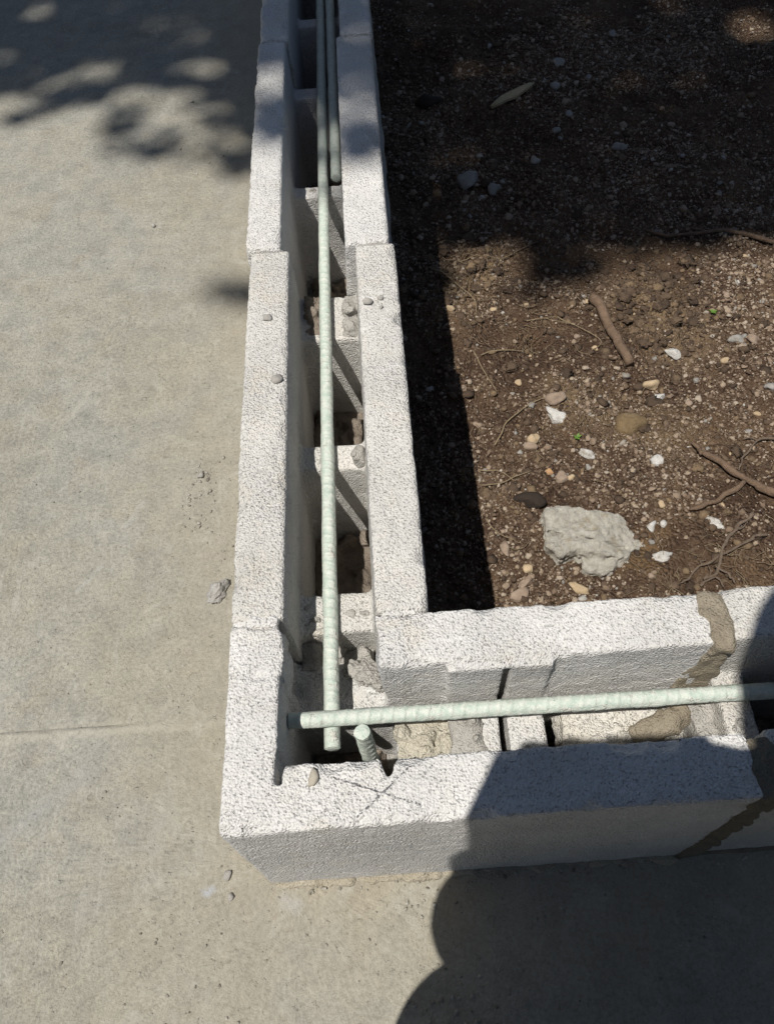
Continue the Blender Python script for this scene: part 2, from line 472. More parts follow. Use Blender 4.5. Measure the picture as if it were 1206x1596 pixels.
# corner block: run along x, its back shell knocked down where the long wall's cavity passes
def corner_extra(F, X, Y, Z):
    F = smin(F, box(X, Y, Z, (.1515, .0975, -.19), (.2255, .112, -.003), .0015), .002)
    F = np.maximum(F, -box(X, Y, Z, (.1905, .030, -.21), (.1965, .112, -.006), .0005))
    gap = box(X, Y, Z, (.0365, .080, -.083), (.106, .20, .1), .002)
    P = np.stack([X.ravel(), Y.ravel(), Z.ravel()], 1)
    gap = gap + (.004 * vn(P / .012, 77) + .003 * vn(P / .03, 78)).reshape(X.shape)
    F = np.maximum(F, -gap)
    return F
def slot(x0, x1, y0, y1, z0, z1=.05): return lambda X, Y, Z: box(X, Y, Z, (x0, y0, z0), (x1, y1, z1), .0005)
def vee(X, Y, Z): return np.maximum(np.maximum(np.abs(X - .1075) - np.clip((Y - .026) * .3, 0, .0062), .03 - Y), np.maximum(Y - .06, -.06 - Z))
LF = .3385
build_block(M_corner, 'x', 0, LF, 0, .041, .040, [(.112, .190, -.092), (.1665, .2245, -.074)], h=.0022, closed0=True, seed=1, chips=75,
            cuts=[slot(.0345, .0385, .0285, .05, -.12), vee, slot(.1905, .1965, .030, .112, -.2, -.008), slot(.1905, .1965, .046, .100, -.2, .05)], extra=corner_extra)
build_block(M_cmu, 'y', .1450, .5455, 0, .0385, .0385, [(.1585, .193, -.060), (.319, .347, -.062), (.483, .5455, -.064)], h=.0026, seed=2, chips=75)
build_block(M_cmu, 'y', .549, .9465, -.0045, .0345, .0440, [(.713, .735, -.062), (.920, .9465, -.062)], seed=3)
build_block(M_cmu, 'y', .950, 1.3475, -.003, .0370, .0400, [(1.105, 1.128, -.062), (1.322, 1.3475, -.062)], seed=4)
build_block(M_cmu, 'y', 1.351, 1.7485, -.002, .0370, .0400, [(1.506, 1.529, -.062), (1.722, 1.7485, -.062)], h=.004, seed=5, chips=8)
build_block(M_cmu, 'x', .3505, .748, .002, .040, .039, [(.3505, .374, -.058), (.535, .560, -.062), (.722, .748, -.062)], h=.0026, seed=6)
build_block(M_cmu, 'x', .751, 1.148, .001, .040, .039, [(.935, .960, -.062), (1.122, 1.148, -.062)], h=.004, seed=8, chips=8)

# footing under the wall, below the slab
def footing():
    lo = (-.012, -.012, -.36); h = .008
    X, Y, Z = grid(lo, (1.17, 1.77, -.17), h)
    F = np.minimum(box(X, Y, Z, (.003, .003, -.35), (.150, 1.745, -.1985), .002), box(X, Y, Z, (.003, .003, -.35), (1.145, .150, -.1985), .002))
    F = roughen(F, X, Y, Z, ((.003, .03, 81), (.0015, .014, 82)), .03)
    V, Q = surface_net(F, lo, h); mk('footing', V, Q, M_mortar, wall)
footing()

# mortar and broken material inside the cells
def lumps(name, mat, x0, x1, y0, y1, zt, amp, sc, seed, zb=None, n=0, lump=(.006, .014), h=.0024):
    r = np.random.default_rng(seed)
    zb = zb if zb is not None else zt - .05
    lo = (x0 - .006, y0 - .006, zb - .006); hi = (x1 + .006, y1 + .006, zt + 2 * lump[1] + .01)
    X, Y, Z = grid(lo, hi, h); sh = X.shape
    P = np.stack([X.ravel(), Y.ravel(), Z.ravel()], 1)
    wx, wy, wz = [(.28 * lump[1] * fbm(P, lump[1] * 1.1, 2, seed + 60 + j)).reshape(sh) for j in range(3)]
    F = rough_top(np.full(sh, 1.0), X + 1.3 * wx, Y + 1.3 * wy, Z, x0, x1, y0, y1, zt, amp * .4, sc, seed, zb)
    for _ in range(n):
        q0 = r.uniform(*lump); c = (r.uniform(x0 + q0 * .5, x1 - q0 * .5), r.uniform(y0 + q0 * .5, y1 - q0 * .5), zt + r.uniform(-.3, .5) * q0)
        e = r.uniform(.7, 1.3, 3); v = [(X + wx - c[0]) / e[0], (Y + wy - c[1]) / e[1], (Z + wz - c[2]) / e[2]]
        q = np.sqrt(v[0] ** 2 + v[1] ** 2 + v[2] ** 2) - q0
        for _k in range(3):
            nn = r.normal(size=3); nn /= np.linalg.norm(nn); q = np.maximum(q, v[0] * nn[0] + v[1] * nn[1] + v[2] * nn[2] - q0 * r.uniform(.5, .8))
        F = np.minimum(F, np.maximum(q, np.maximum(np.maximum(x0 - X, X - x1), np.maximum(y0 - Y, Y - y1))))
    F = roughen(F, X, Y, Z, ((.0011, .0045, seed + 1), (.0014, .010, seed + 2)), .012)
    V, Q = surface_net(F, lo, h)
    return mk(name, V, Q, mat, wall)
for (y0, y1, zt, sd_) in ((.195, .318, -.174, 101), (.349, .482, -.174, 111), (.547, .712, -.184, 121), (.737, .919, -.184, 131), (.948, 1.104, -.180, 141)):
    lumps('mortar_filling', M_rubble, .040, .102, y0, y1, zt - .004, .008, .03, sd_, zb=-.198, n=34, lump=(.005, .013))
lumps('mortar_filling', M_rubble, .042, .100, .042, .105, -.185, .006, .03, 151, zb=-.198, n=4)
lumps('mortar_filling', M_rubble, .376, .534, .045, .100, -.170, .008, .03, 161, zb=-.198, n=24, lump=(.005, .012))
lumps('mortar_dropping', M_cream_mortar, .113, .1665, .044, .101, -.088, .005, .02, 171, zb=-.11, n=26, lump=(.002, .0075), h=.0017)
lumps('mortar_dropping', M_mortar, .153, .178, .044, .090, -.0735, .002, .015, 174, zb=-.10, n=3, lump=(.004, .007), h=.002)
lumps('mortar_dropping', M_cream, .240, .3330, .046, .101, -.095, .005, .03, 181, zb=-.13, n=8, lump=(.003, .008), h=.002)
lumps('mortar_dropping', M_mortar, .333, .350, .043, .102, -.075, .003, .02, 191, zb=-.12, n=2, lump=(.005, .008), h=.0022)
lumps('mortar_dropping', M_mortar, .086, .102, .486, .545, -.062, .003, .014, 201, zb=-.075, n=16, lump=(.003, .0085), h=.0018)
lumps('mortar_dropping', M_rubble, .046, .066, .490, .546, -.063, .002, .014, 205, zb=-.075, n=12, lump=(.003, .007), h=.0018)
lumps('mortar_dropping', M_mortar, .090, .102, .322, .345, -.058, .002, .012, 211, zb=-.075, n=3, lump=(.005, .008), h=.002)
lumps('mortar_dropping', M_mortar, .040, .056, .136, .160, -.080, .003, .012, 221, zb=-.12, n=3, lump=(.005, .009), h=.002)
lumps('mortar_dropping', M_mortar, .046, .100, .144, .160, -.094, .004, .015, 225, zb=-.14, n=2, lump=(.005, .009), h=.002)

for (x0, x1, y0, y1, zt, sd_) in ((.050, .064, .325, .343, -.0625, 231), (.080, .098, .165, .190, -.0615, 233), (.045, .060, .165, .188, -.0610, 235), (.172, .188, .050, .070, -.0755, 237), (.200, .222, .048, .066, -.0755, 239), (.352, .370, .050, .068, -.0595, 241), (.050, .090, .716, .733, -.0630, 243)):
    lumps('mortar_dropping', M_mortar, x0, x1, y0, y1, zt - .0015, .001, .012, sd_, zb=zt - .008, n=9, lump=(.0015, .0042), h=.0016)
# mortar between the blocks
def strip(name, mat, segs, h=.002, seed=0, amp=.0016, bx=None):
    """union of capsules (p, q, radius)"""
    P = np.array([s[0] for s in segs] + [s[1] for s in segs]); R = max(s[2] for s in segs)
    lo = P.min(0) - R - .006; hi = P.max(0) + R + .006
    X, Y, Z = grid(lo, hi, h); F = np.full(X.shape, 1.0)
    for p, q, rr in segs:
        p = np.array(p); d = np.array(q) - p; L = max(1e-9, (d ** 2).sum())
        t = np.clip(((X - p[0]) * d[0] + (Y - p[1]) * d[1] + (Z - p[2]) * d[2]) / L, 0, 1)
        F = smin(F, np.sqrt((X - p[0] - t * d[0]) ** 2 + (Y - p[1] - t * d[1]) ** 2 + (Z - p[2] - t * d[2]) ** 2) - rr, .004)
    if bx: F = np.maximum(F, box(X, Y, Z, *bx))
    F = roughen(F, X, Y, Z, ((amp, .006, seed + 1), (amp * 1.2, .016, seed + 2)), .01)
    V, Q = surface_net(F, lo, h); return mk(name, V, Q, mat, wall)

def joint(x0, x1, y0, y1, z0, z1, mat=M_mortar, h=.002, seed=0, amp=.0012):
    lo = (x0 - .006, y0 - .006, z0 - .006); X, Y, Z = grid(lo, (x1 + .006, y1 + .006, z1 + .006), h)
    F = roughen(box(X, Y, Z, (x0, y0, z0), (x1, y1, z1), .0008), X, Y, Z, ((amp, .006, seed), (amp, .018, seed + 1)), .01)
    V, Q = surface_net(F, lo, h); return mk('mortar_joint', V, Q, mat, wall)
for (yy, sd_) in ((.1445, 301), (.5472, 305), (.9482, 309), (1.3492, 313)):
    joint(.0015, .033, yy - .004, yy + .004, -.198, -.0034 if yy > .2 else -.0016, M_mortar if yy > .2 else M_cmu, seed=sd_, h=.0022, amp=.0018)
    if yy > .2: joint(.106, .1395, yy - .004, yy + .004, -.198, -.0030, seed=sd_ + 2, h=.0022, amp=.002)
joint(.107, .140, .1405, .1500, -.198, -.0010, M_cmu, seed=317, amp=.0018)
# fresh brown mortar in the joint of the short wall: back shell, cavity side, front shell
strip('mortar_joint', M_fresh, [((.344, .140, -.0065), (.3415, .130, -.0065), .0105), ((.3425, .130, -.0065), (.345, .115, -.0055), .0085), ((.345, .115, -.0055), (.3435, .106, -.006), .0075),
    ((.343, .106, -.008), (.341, .1045, -.022), .0085), ((.341, .1045, -.022), (.338, .1045, -.048), .0105), ((.338, .1045, -.048), (.338, .104, -.072), .014)], seed=401, amp=.0015,
    bx=((.30, .0985, -.09), (.38, .1425, .0012), .001))
joint(.3375, .3515, .105, .1415, -.198, -.003, M_fresh, seed=405)
strip('mortar_dropping', M_fresh, [((.300, .070, -.086), (.318, .076, -.082), .009), ((.318, .076, -.082), (.328, .082, -.080), .008)], seed=411, amp=.0025)
joint(.3365, .3530, -.0010, .038, -.198, -.0010, mat_mortar('damp_mortar', (.16, .14, .105), (.235, .205, .155), .003), seed=415, amp=.0022)
joint(.345, 1.15, -.0012, .006, -.2065, -.1965, bpy.data.materials['damp_mortar'], h=.004, seed=421, amp=.0006)
joint(.002, .345, -.0030, .006, -.2045, -.1990, mat_mortar('spilled_mortar', (.34, .30, .23), (.44, .40, .32), .003), h=.002, seed=425, amp=.0034)
# grey loose lumps lying on the broken shell
def rock(name, c, size, mat, seed, sub=3, amp=.28, sc=.6, flat=.0, rot=None, cuts=4, base=True, parent=None, smooth=True):
    """an angular stone: noisy icosphere shaved by random planes; size = half extents"""
    r = np.random.default_rng(seed)
    bm = bmesh.new(); bmesh.ops.create_icosphere(bm, subdivisions=sub, radius=1.0)
    V = np.array([v.co[:] for v in bm.verts]); F = np.array([[v.index for v in f.verts] for f in bm.faces]); bm.free()
    for _ in range(cuts):
        n = r.normal(size=3); n /= np.linalg.norm(n); d = r.uniform(.45, .8)
        k = V @ n - d; V = V - np.clip(k, 0, None)[:, None] * n * .92
    V = V * (1 + amp * fbm(V + seed, sc, 4, seed))[:, None]
    V = V * np.array(size)
    a = rot if rot is not None else r.uniform(0, 6.28)
    V = V @ np.array([[math.cos(a), math.sin(a), 0], [-math.sin(a), math.cos(a), 0], [0, 0, 1]])
    V = V + np.array(c)
    return mk(name, V, F, mat, parent, smooth=smooth, base=recentre(V) if base else None)
M_lump = mat_stone('grey_mortar_lump', (.36, .345, .325), (.50, .485, .46), .003, 170)
tag(rock('mortar_lump', (.0965, .127, -.077), (.013, .015, .011), M_mortar, 501, 5, amp=.30, sc=.32, cuts=8), 'pale grey mortar lump wedged in the corner beside the green bar', 'mortar lump')
tag(rock('mortar_lump', (.083, .134, -.080), (.007, .010, .008), M_mortar, 502, 4, amp=.34, sc=.35, cuts=6), 'small mortar lump between the green bar and the bigger corner lump', 'mortar lump')

# ------------------------------------------------------------------ rebar
def rebar(name, p, q, label, rad=.0054, pitch=.0085):
    p = np.array(p, float); q = np.array(q, float); L = np.linalg.norm(q - p); d = (q - p) / L
    a = np.cross(d, (0, 0, 1.)) if abs(d[2]) < .9 else np.cross(d, (1., 0, 0)); a /= np.linalg.norm(a); b = np.cross(d, a)
    n = 26; step = .0010; m = int(L / step) + 1
    s = np.linspace(0, L, m); th = np.arange(n) * 2 * np.pi / n
    S, TH = np.meshgrid(s, th, indexing='ij')
    side = np.where(np.sin(TH) >= 0, 0.0, .5)
    ph = (S / pitch + side + .42 * np.abs(((TH / np.pi) % 1.0) - .0)) % 1.0
    rib = np.exp(-((ph - .5) / .085) ** 2) * np.clip(np.abs(np.sin(TH)) * 1.7, 0, 1)
    lon = np.exp(-(np.minimum(TH % np.pi, np.pi - TH % np.pi) / .2) ** 2)
    R = rad + .0011 * np.maximum(rib, .8 * lon) * (.75 + .5 * vn(np.stack([S.ravel() / .02, TH.ravel(), 0 * S.ravel()], 1), 5).reshape(S.shape))
    V = p + S[..., None] * d + (R * np.cos(TH))[..., None] * a + (R * np.sin(TH))[..., None] * b
    P = V.reshape(-1, 3)
    out = V - (p + S[..., None] * d)
    V = (V + out / rad * (.00018 * vn(P / .004, 3)).reshape(S.shape)[..., None]).reshape(-1, 3)
    i, j = np.meshgrid(np.arange(m - 1), np.arange(n), indexing='ij'); i = i.ravel(); j = j.ravel(); k = (j + 1) % n
    Q = np.stack([i * n + j, i * n + k, (i + 1) * n + k, (i + 1) * n + j], 1)
    # flat cut ends as fans with their own vertices
    ends = []; base = len(V)
    for e, (row, c) in enumerate(((0, p), (m - 1, q))):
        ring = V[row * n:(row + 1) * n]; inner = c + (ring - c) * .8 + (d if e else -d) * .0006
        V = np.vstack([V, ring, inner, [c + (d if e else -d) * .0007]]); r0 = base; i0 = base + n; ct = base + 2 * n; base += 2 * n + 1
        for j in range(n):
            k = (j + 1) % n
            f1 = (r0 + j, r0 + k, i0 + k, i0 + j); f2 = (i0 + j, i0 + k, ct, ct)
            f2 = f2[:3]
            ends.append(f1[::-1] if not e else f1); ends.append(f2[::-1] if not e else f2)
    faces = [tuple(x) for x in Q.tolist()] + ends
    o = mk(name, V, faces, M_rebar, base=[float(p[0]), float(p[1]), float(min(p[2], q[2]))])
    return tag(o, label, 'rebar')
rebar('rebar', (.0668, .0655, -.0545), (.0735, 1.90, -.0535), 'long pale green rebar running down the cavity of the long wall')
rebar('rebar', (.0850, .7290, -.0500), (.0853, 1.90, -.0500), 'shorter green rebar lying right of the long bar, ending mid cavity')
rebar('rebar', (.0370, .0838, -.0425), (.95, .0810, -.0500), 'green rebar lying crosswise in the short wall cavity, over the long bar', rad=.0055)
rebar('rebar', (.0955, .0645, -.185), (.0895, .0712, -.0385), 'upright green rebar stub rising from the corner cell', rad=.0055)

# ------------------------------------------------------------------ loose bits on the wall top and the slab
M_crumb = mat_stone('mortar_crumb', (.33, .315, .29), (.45, .43, .40), .002, 260)
def on_top(x, y, sx, sy, sz, seed, label, mat=None, rot=0):
    tag(rock('mortar_crumb', (x, y, sz * .55), (sx, sy, sz), mat or M_crumb, seed, 2, rot=rot), label, 'mortar crumb')
on_top(.030, .3744, .0062, .0050, .0034, 601, 'grey mortar crumb on the inner edge of the left shell top')
on_top(.0204, .4506, .0058, .0035, .0028, 602, 'flat grey mortar crumb mid left shell top, beyond the edge crumb')
on_top(.1125, .4625, .0056, .0036, .0032, 603, 'grey crumb nearest the cavity on the right shell top')
on_top(.1247, .4664, .0042, .0028, .0024, 604, 'small crumb farthest of the three on the right shell top')
on_top(.1253, .4543, .0026, .0022, .0018, 605, 'tiny crumb nearest the viewer of three on the right shell top')
on_top(.0598, .0315, .0032, .0075, .0022, 606, 'tan pebble set in the corner block top left of the pencil cross', mat_stone('tan_pebble', (.36, .325, .27), (.46, .42, .35), .001, 300), rot=-.25)
tag(rock('mortar_lump', (-.0586, .2745, -.1955), (.0088, .0135, .0085), M_lump, 611, 4, amp=.35, sc=.45, rot=-.6), 'knobbly grey mortar lump on the slab left of the long wall', 'mortar lump')
for i, (x, y, a, b, lab) in enumerate(((-.0866, .424, .0036, .0075, 'long flat mortar crumb in the crumb patch on the slab'), (-.0366, .0088, .0034, .0052, 'mortar crumb on slab just off the wall corner, farther of the pair'),
        (-.0331, -.0075, .0036, .0036, 'whitish crumb on slab beside the blue chalk spot'), (-.1852, .8672, .0032, .0030, 'lone round crumb on the sunlit slab below the leaf shadow'),
        (-.1536, 1.1766, .0036, .0032, 'pale crumb on the slab inside the leaf shadow'))):
    tag(rock('mortar_crumb', (x, y, -.2 + .0016), (a, b, .0030), M_crumb, 620 + i, 2), lab, 'mortar crumb')

def scatter(pts, sizes, sub, seed, squash=.62):
    """many small angular stones in one mesh"""
    r = np.random.default_rng(seed)
    bm = bmesh.new(); bmesh.ops.create_icosphere(bm, subdivisions=sub, radius=1.0)
    B = np.array([v.co[:] for v in bm.verts]); Fb = np.array([[v.index for v in f.verts] for f in bm.faces]); bm.free()
    n = len(pts); nv = len(B)
    V = B[None] * (1 + r.uniform(-.36, .36, (n, nv, 1)))
    V = V * (np.array(sizes)[:, None, None] * r.uniform(.65, 1.3, (n, 1, 3)) * np.array([1, 1, squash]))
    a = r.uniform(0, 6.283, n); ca, sa = np.cos(a)[:, None], np.sin(a)[:, None]
    tl = r.normal(0, .35, (n, 1))
    x = V[..., 0] * ca - V[..., 1] * sa; y = V[..., 0] * sa + V[..., 1] * ca; z = V[..., 2] + tl * V[..., 0]
    V = np.stack([x, y, z], 2) + np.asarray(pts)[:, None, :]
    F = Fb[None] + (np.arange(n) * nv)[:, None, None]
    return V.reshape(-1, 3), F.reshape(-1, 3)

M_grit = mat_island('grit', [(0., (.16, .145, .12)), (.5, (.30, .28, .24)), (1., (.40, .38, .34))], .0006, 500)
pts = []; sz = []
for _ in range(260):
    x, y = rng.uniform(-.55, .0), rng.uniform(-.12, 1.5); pts.append((x, y)); sz.append(rng.uniform(.0004, .0011))
for cx, cy, sx_, sy_, n, big in ((-.082, .395, .016, .022, 46, .0021), (-.088, .424, .008, .014, 16, .0022), (-.128, 1.03, .035, .03, 46, .0017), (-.06, .36, .02, .05, 24, .0014), (-.05, .5, .03, .1, 34, .0012), (-.03, 1.15, .02, .06, 16, .002),
                              (-.07, -.10, .03, .015, 24, .0017), (-.14, .07, .01, .01, 9, .0013), (-.16, .19, .01, .008, 14, .0012), (-.09, .17, .012, .012, 14, .0016), (.2, -.07, .09, .03, 60, .0016), (.13, -.025, .02, .012, 22, .002), (.14, -.10, .015, .01, 34, .002), (-.03, .03, .03, .05, 16, .0011), (-.10, -.03, .06, .05, 26, .0015)):
    for _ in range(n):
        pts.append((rng.normal(cx, sx_), rng.normal(cy, sy_))); sz.append(rng.uniform(.0005, big))
for _ in range(60): pts.append((rng.uniform(0, .5), -.004 - abs(rng.normal(0, .003)))); sz.append(rng.uniform(.0006, .0022))
pts = np.array(pts); sz = np.array(sz)
ok = (pts[:, 0] < -.002) | (pts[:, 1] < -.002); pts = pts[ok]; sz = sz[ok]
V, F = scatter(np.column_stack([pts, -.2 + sz * .3]), sz, 1, 5)
tag(mk('grit', V, F, M_grit), 'fine mortar grit strewn over the concrete slab', 'grit', kind='stuff')

# ------------------------------------------------------------------ soil bed: gravel, stones, wood
M_gravel = mat_island('gravel', [(0., (.09, .060, .042)), (.3, (.16, .114, .080)), (.58, (.235, .175, .127)), (.80, (.31, .243, .18)), (.94, (.37, .31, .245)), (.99, (.22, .21, .195)), (1., (.46, .44, .40))], .001, 420)
N = 66000
px = rng.uniform(.147, 1.0, N * 2); py = rng.uniform(.147, 1.75, N * 2)
P3 = np.stack([px, py, px * 0], 1)
den = .30 + .95 * fbm(P3, .11, 3, 900) + .8 * np.exp(-(((px - .60) / .16) ** 2 + ((py - .58) / .17) ** 2)) + .15 * (py > .85)
k = rng.uniform(0, 1, N * 2) < np.clip(den, .07, 1)
px, py = px[k][:N], py[k][:N]
s = np.clip(np.exp(rng.normal(math.log(.00125), .46, len(px))), .0006, .0050)
z = soil_z(px, py) + s * .18
big = s > .0024
V1, F1 = scatter(np.column_stack([px, py, z])[big], s[big], 2, 11, .7)
V2, F2 = scatter(np.column_stack([px, py, z])[~big], s[~big], 1, 12, .75)
tag(mk('gravel', np.vstack([V1, V2]), np.vstack([F1, F2 + len(V1)]), M_gravel, smooth=False), 'brown grit and small gravel strewn through the soil bed', 'gravel', kind='stuff')
# crumbs of dark soil
px = np.concatenate([rng.uniform(.15, .9, 9000), rng.normal(.51, .05, 1500), rng.normal(.26, .035, 700)]); py = np.concatenate([rng.uniform(.15, 1.5, 9000), rng.normal(.715, .055, 1500), rng.normal(.80, .04, 700)])
px = np.clip(px, .147, 2); s = np.clip(np.exp(rng.normal(math.log(.0021), .5, len(px))), .0008, .0075); s[9000:] *= .75
V1, F1 = scatter(np.column_stack([px, py, soil_z(px, py) + s * .1]), s, 1, 13, .62)
M_clod = mat_island('soil_clod', [(0., (.06, .042, .03)), (.6, (.105, .074, .051)), (1., (.19, .135, .083))], .0015, 300)
cx_ = np.concatenate([rng.normal(.515, .045, 90), rng.normal(.255, .03, 40), rng.uniform(.2, .7, 60)]); cy_ = np.concatenate([rng.normal(.725, .05, 90), rng.normal(.80, .03, 40), rng.uniform(.28, .85, 60)])
cx_ = np.clip(cx_, .16, 2); q_ = rng.uniform(.003, .0085, len(cx_))
V2, F2 = scatter(np.column_stack([cx_, cy_, soil_z(cx_, cy_) + q_ * .05]), q_, 3, 17, .6)
V2 = V2 + .0016 * np.stack([vn(V2 / .004, 71), vn(V2 / .004, 72), vn(V2 / .004, 73)], 1)
F1 = np.vstack([F1, F2 + len(V1)]); V1 = np.vstack([V1, V2])
tag(mk('soil_crumbs', V1, F1, M_clod, smooth=False), 'dark crumbs of loose soil in the bed', 'soil crumbs', kind='stuff')

M_white = mat_stone('white_mortar_chip', (.44, .42, .385), (.70, .69, .665), .0022, 420, (.30, .255, .20))
M_tan = mat_stone('tan_stone', (.36, .27, .17), (.50, .39, .26), .001, 200)
M_brown = mat_stone('ochre_stone', (.15, .105, .06), (.25, .18, .10), .003, 190, (.27, .22, .16))
M_pink = mat_stone('pinkish_stone', (.22, .165, .125), (.34, .265, .205), .001, 200)
M_grey = mat_stone('grey_stone', (.20, .19, .175), (.33, .315, .29), .001, 180)
M_dark = mat_stone('dark_clod', (.028, .022, .018), (.055, .042, .034), .003, 120)
M_chunk = mat_stone('old_concrete', (.45, .42, .355), (.76, .73, .65), .006, 300, (.44, .36, .25))

def stone(name, x, y, sx_, sy_, sz_, mat, seed, label, rot, cat='stone', sub=3, amp=.22, cuts=5, sc=.6, group=None):
    tag(rock(name, (x, y, soil_at(x, y) + sz_ * .30), (sx_, sy_, sz_), mat, seed, sub, amp=amp, rot=rot, cuts=cuts, sc=sc, smooth=name != 'mortar_chip'), label, cat, group)
stone('mortar_chip', .515, .638, .0095, .014, .008, M_white, 701, 'upright white mortar chip right of the thick stick', .5, 'mortar chip')
stone('mortar_chip', .342, .541, .0165, .010, .006, M_white, 702, 'ragged white mortar chip below the pinkish stone, left middle of the bed', -.4, 'mortar chip', amp=.4)
stone('mortar_chip', .451, .458, .0090, .0085, .006, M_white, 703, 'white triangular chip above the big concrete chunk', .3, 'mortar chip')
stone('mortar_chip', .369, .478, .0105, .0065, .005, M_white, 704, 'small whitish chip between the ochre stone and the concrete chunk', -.5, 'mortar chip')
stone('mortar_chip', .420, .364, .0085, .0070, .005, M_white, 705, 'white chip close to the right end of the concrete chunk', .2, 'mortar chip')
stone('mortar_chip', .435, .365, .0048, .0050, .004, M_white, 706, 'little white chip right beside the one at the chunk end', .2, 'mortar chip', sub=2)
stone('mortar_chip', .493, .366, .0165, .0070, .005, M_white, 707, 'long white curved chip below the forked branch', -.35, 'mortar chip')
stone('mortar_chip', .425, .325, .0150, .0070, .005, M_white, 708, 'white chip below right of the concrete chunk near the block wall', -.1, 'mortar chip', amp=.35)
stone('mortar_chip', .259, .298, .0125, .0085, .006, M_pink, 709, 'flat beige mortar flake near the short wall by the shadow edge', .3, 'mortar chip')
stone('mortar_chip', .268, .311, .0130, .0055, .006, M_pink, 710, 'ragged beige mortar flake just behind the flat one', .7, 'mortar chip', amp=.4)
stone('mortar_chip', .482, .566, .0072, .0085, .006, M_white, 711, 'small white chip touching the tan pebble', .1, 'mortar chip')
stone('stone', .431, .521, .0245, .0185, .011, M_brown, 712, 'rounded ochre stone in the middle of the soil bed', -.3, cuts=2, amp=.12)
stone('stone', .473, .582, .0110, .0100, .007, M_tan, 713, 'smooth tan pebble below the thick stick', .5, cuts=5, amp=.12)
stone('stone', .345, .566, .0150, .0100, .008, M_pink, 714, 'pinkish stone half buried behind the ragged white chip', .3, cuts=3)
stone('soil_clod', .288, .415, .0200, .0115, .010, M_dark, 715, 'dark smooth clod left above the concrete chunk', -.1, 'clod', cuts=2, amp=.1)
stone('stone', .306, .507, .0085, .0080, .006, M_tan, 716, 'tan pebble, upper of two left of the ochre stone', .4)
stone('stone', .301, .496, .0095, .0060, .005, M_pink, 717, 'beige pebble, lower of two left of the ochre stone', -.2)
stone('stone', .331, .445, .0095, .0090, .007, M_pink, 718, 'beige angular pebble above the left half of the concrete chunk', .5, cuts=7)
stone('stone', .318, .454, .0052, .0058, .005, mat_stone('orange_stone', (.34, .20, .10), (.46, .29, .16), .001, 200), 719, 'orange-brown squarish pebble above the concrete chunk', .3, cuts=8)
stone('stone', .597, .640, .0115, .0080, .006, M_grey, 720, 'grey pebble right of the white upright chip', 0.)
stone('stone', .618, .555, .0085, .0065, .005, M_grey, 721, 'pale grey oval pebble at the right edge of the bed', 0.)
stone('stone', .619, .636, .0080, .0085, .006, M_pink, 722, 'pale pink pebble at right, beside the grey one', .4)
stone('stone', .2245, .745, .0075, .0055, .005, M_tan, 723, 'light tan pebble on the crust by the wall shadow', -.5)
stone('stone', .327, .298, .0115, .0070, .006, M_tan, 724, 'tan pebble below the concrete chunk close to the short wall', -.6)
stone('stone', .250, .352, .0055, .0110, .005, M_pink, 725, 'upright beige flake left of the concrete chunk', .1)
stone('stone', .272, .326, .0065, .0065, .005, M_tan, 726, 'small tan pebble left of the concrete chunk, below its corner', 0.)
stone('stone', .286, 1.044, .0215, .0210, .013, M_grey, 727, 'large grey stone in the deep shade beside the long wall', .2, cuts=3)
stone('stone', .324, 1.019, .0110, .0140, .009, M_grey, 728, 'smaller grey stone right of the large one in the shade', -.3)
stone('stone', .486, 1.357, .0110, .0105, .008, M_grey, 729, 'grey pebble far back in the shaded bed', 0.)
stone('stone', .545, 1.100, .0150, .0090, .008, M_grey, 730, 'flat grey stone in the shaded middle of the bed', -.2)
stone('stone', .236, 1.263, .0250, .0190, .012, M_dark, 731, 'dark stone in the shade close to the long wall, far back', .2, cuts=3)
stone('stone', .405, .300, .0060, .0050, .004, M_pink, 732, 'small beige pebble between the chunk and the short wall', .2, sub=2)
SUNNY = {'the thick stick': (.438, .676), 'the forked branch': (.545, .415), 'the ochre stone': (.431, .521), 'the concrete chunk': (.350, .356), 'the tan pebble': (.473, .582), 'the upright white chip': (.515, .638),
         'the right seedling': (.580, .692), 'the pinkish stone': (.345, .566), 'the dark clod': (.288, .415), 'the triangular white chip': (.451, .458), 'the long white chip': (.493, .366), 'the oval pebble': (.618, .555)}
SHADY = {'the wood splinter': (.386, 1.257), 'the large shaded stone': (.286, 1.044), 'the flat shaded stone': (.545, 1.100), 'the dark shaded stone': (.236, 1.263), 'the shaded twig': (.62, .858), 'the far grey pebble': (.486, 1.357)}
def pebbles(n, marks, area, size, mats, seed, group):
    r = np.random.default_rng(seed); used = set(); done = []
    for _ in range(4000):
        if len(done) == n: break
        x, y = r.uniform(area[0], area[1]), r.uniform(area[2], area[3])
        if .27 < x < .43 and .29 < y < .42: continue
        if any((x - a) ** 2 + (y - b) ** 2 < .028 ** 2 for a, b in done + list(marks.values())): continue
        nm, (mx, my) = min(marks.items(), key=lambda kv: (x - kv[1][0]) ** 2 + (y - kv[1][1]) ** 2)
        d = math.hypot(x - mx, y - my)
        if d > .17: continue
        a = math.degrees(math.atan2(y - my, x - mx)) % 360
        side = ('right of', 'behind and right of', 'behind', 'behind and left of', 'left of', 'in front and left of', 'in front of', 'in front and right of')[int((a + 22.5) // 45) % 8]
        col, mt = mats[r.integers(len(mats))]
        q = r.uniform(*size); big = 'larger' if q > sum(size) / 2 else 'small'
        key = (nm, side, col, big)
        if key in used: continue
        used.add(key); done.append((x, y))
        stone('pebble', x, y, q, q * r.uniform(.6, 1.), q * .6, mt, seed + len(done), f'{big} {col} pebble {side} {nm}', r.uniform(0, 3), 'pebble', sub=2, amp=.3, cuts=6, group=group)
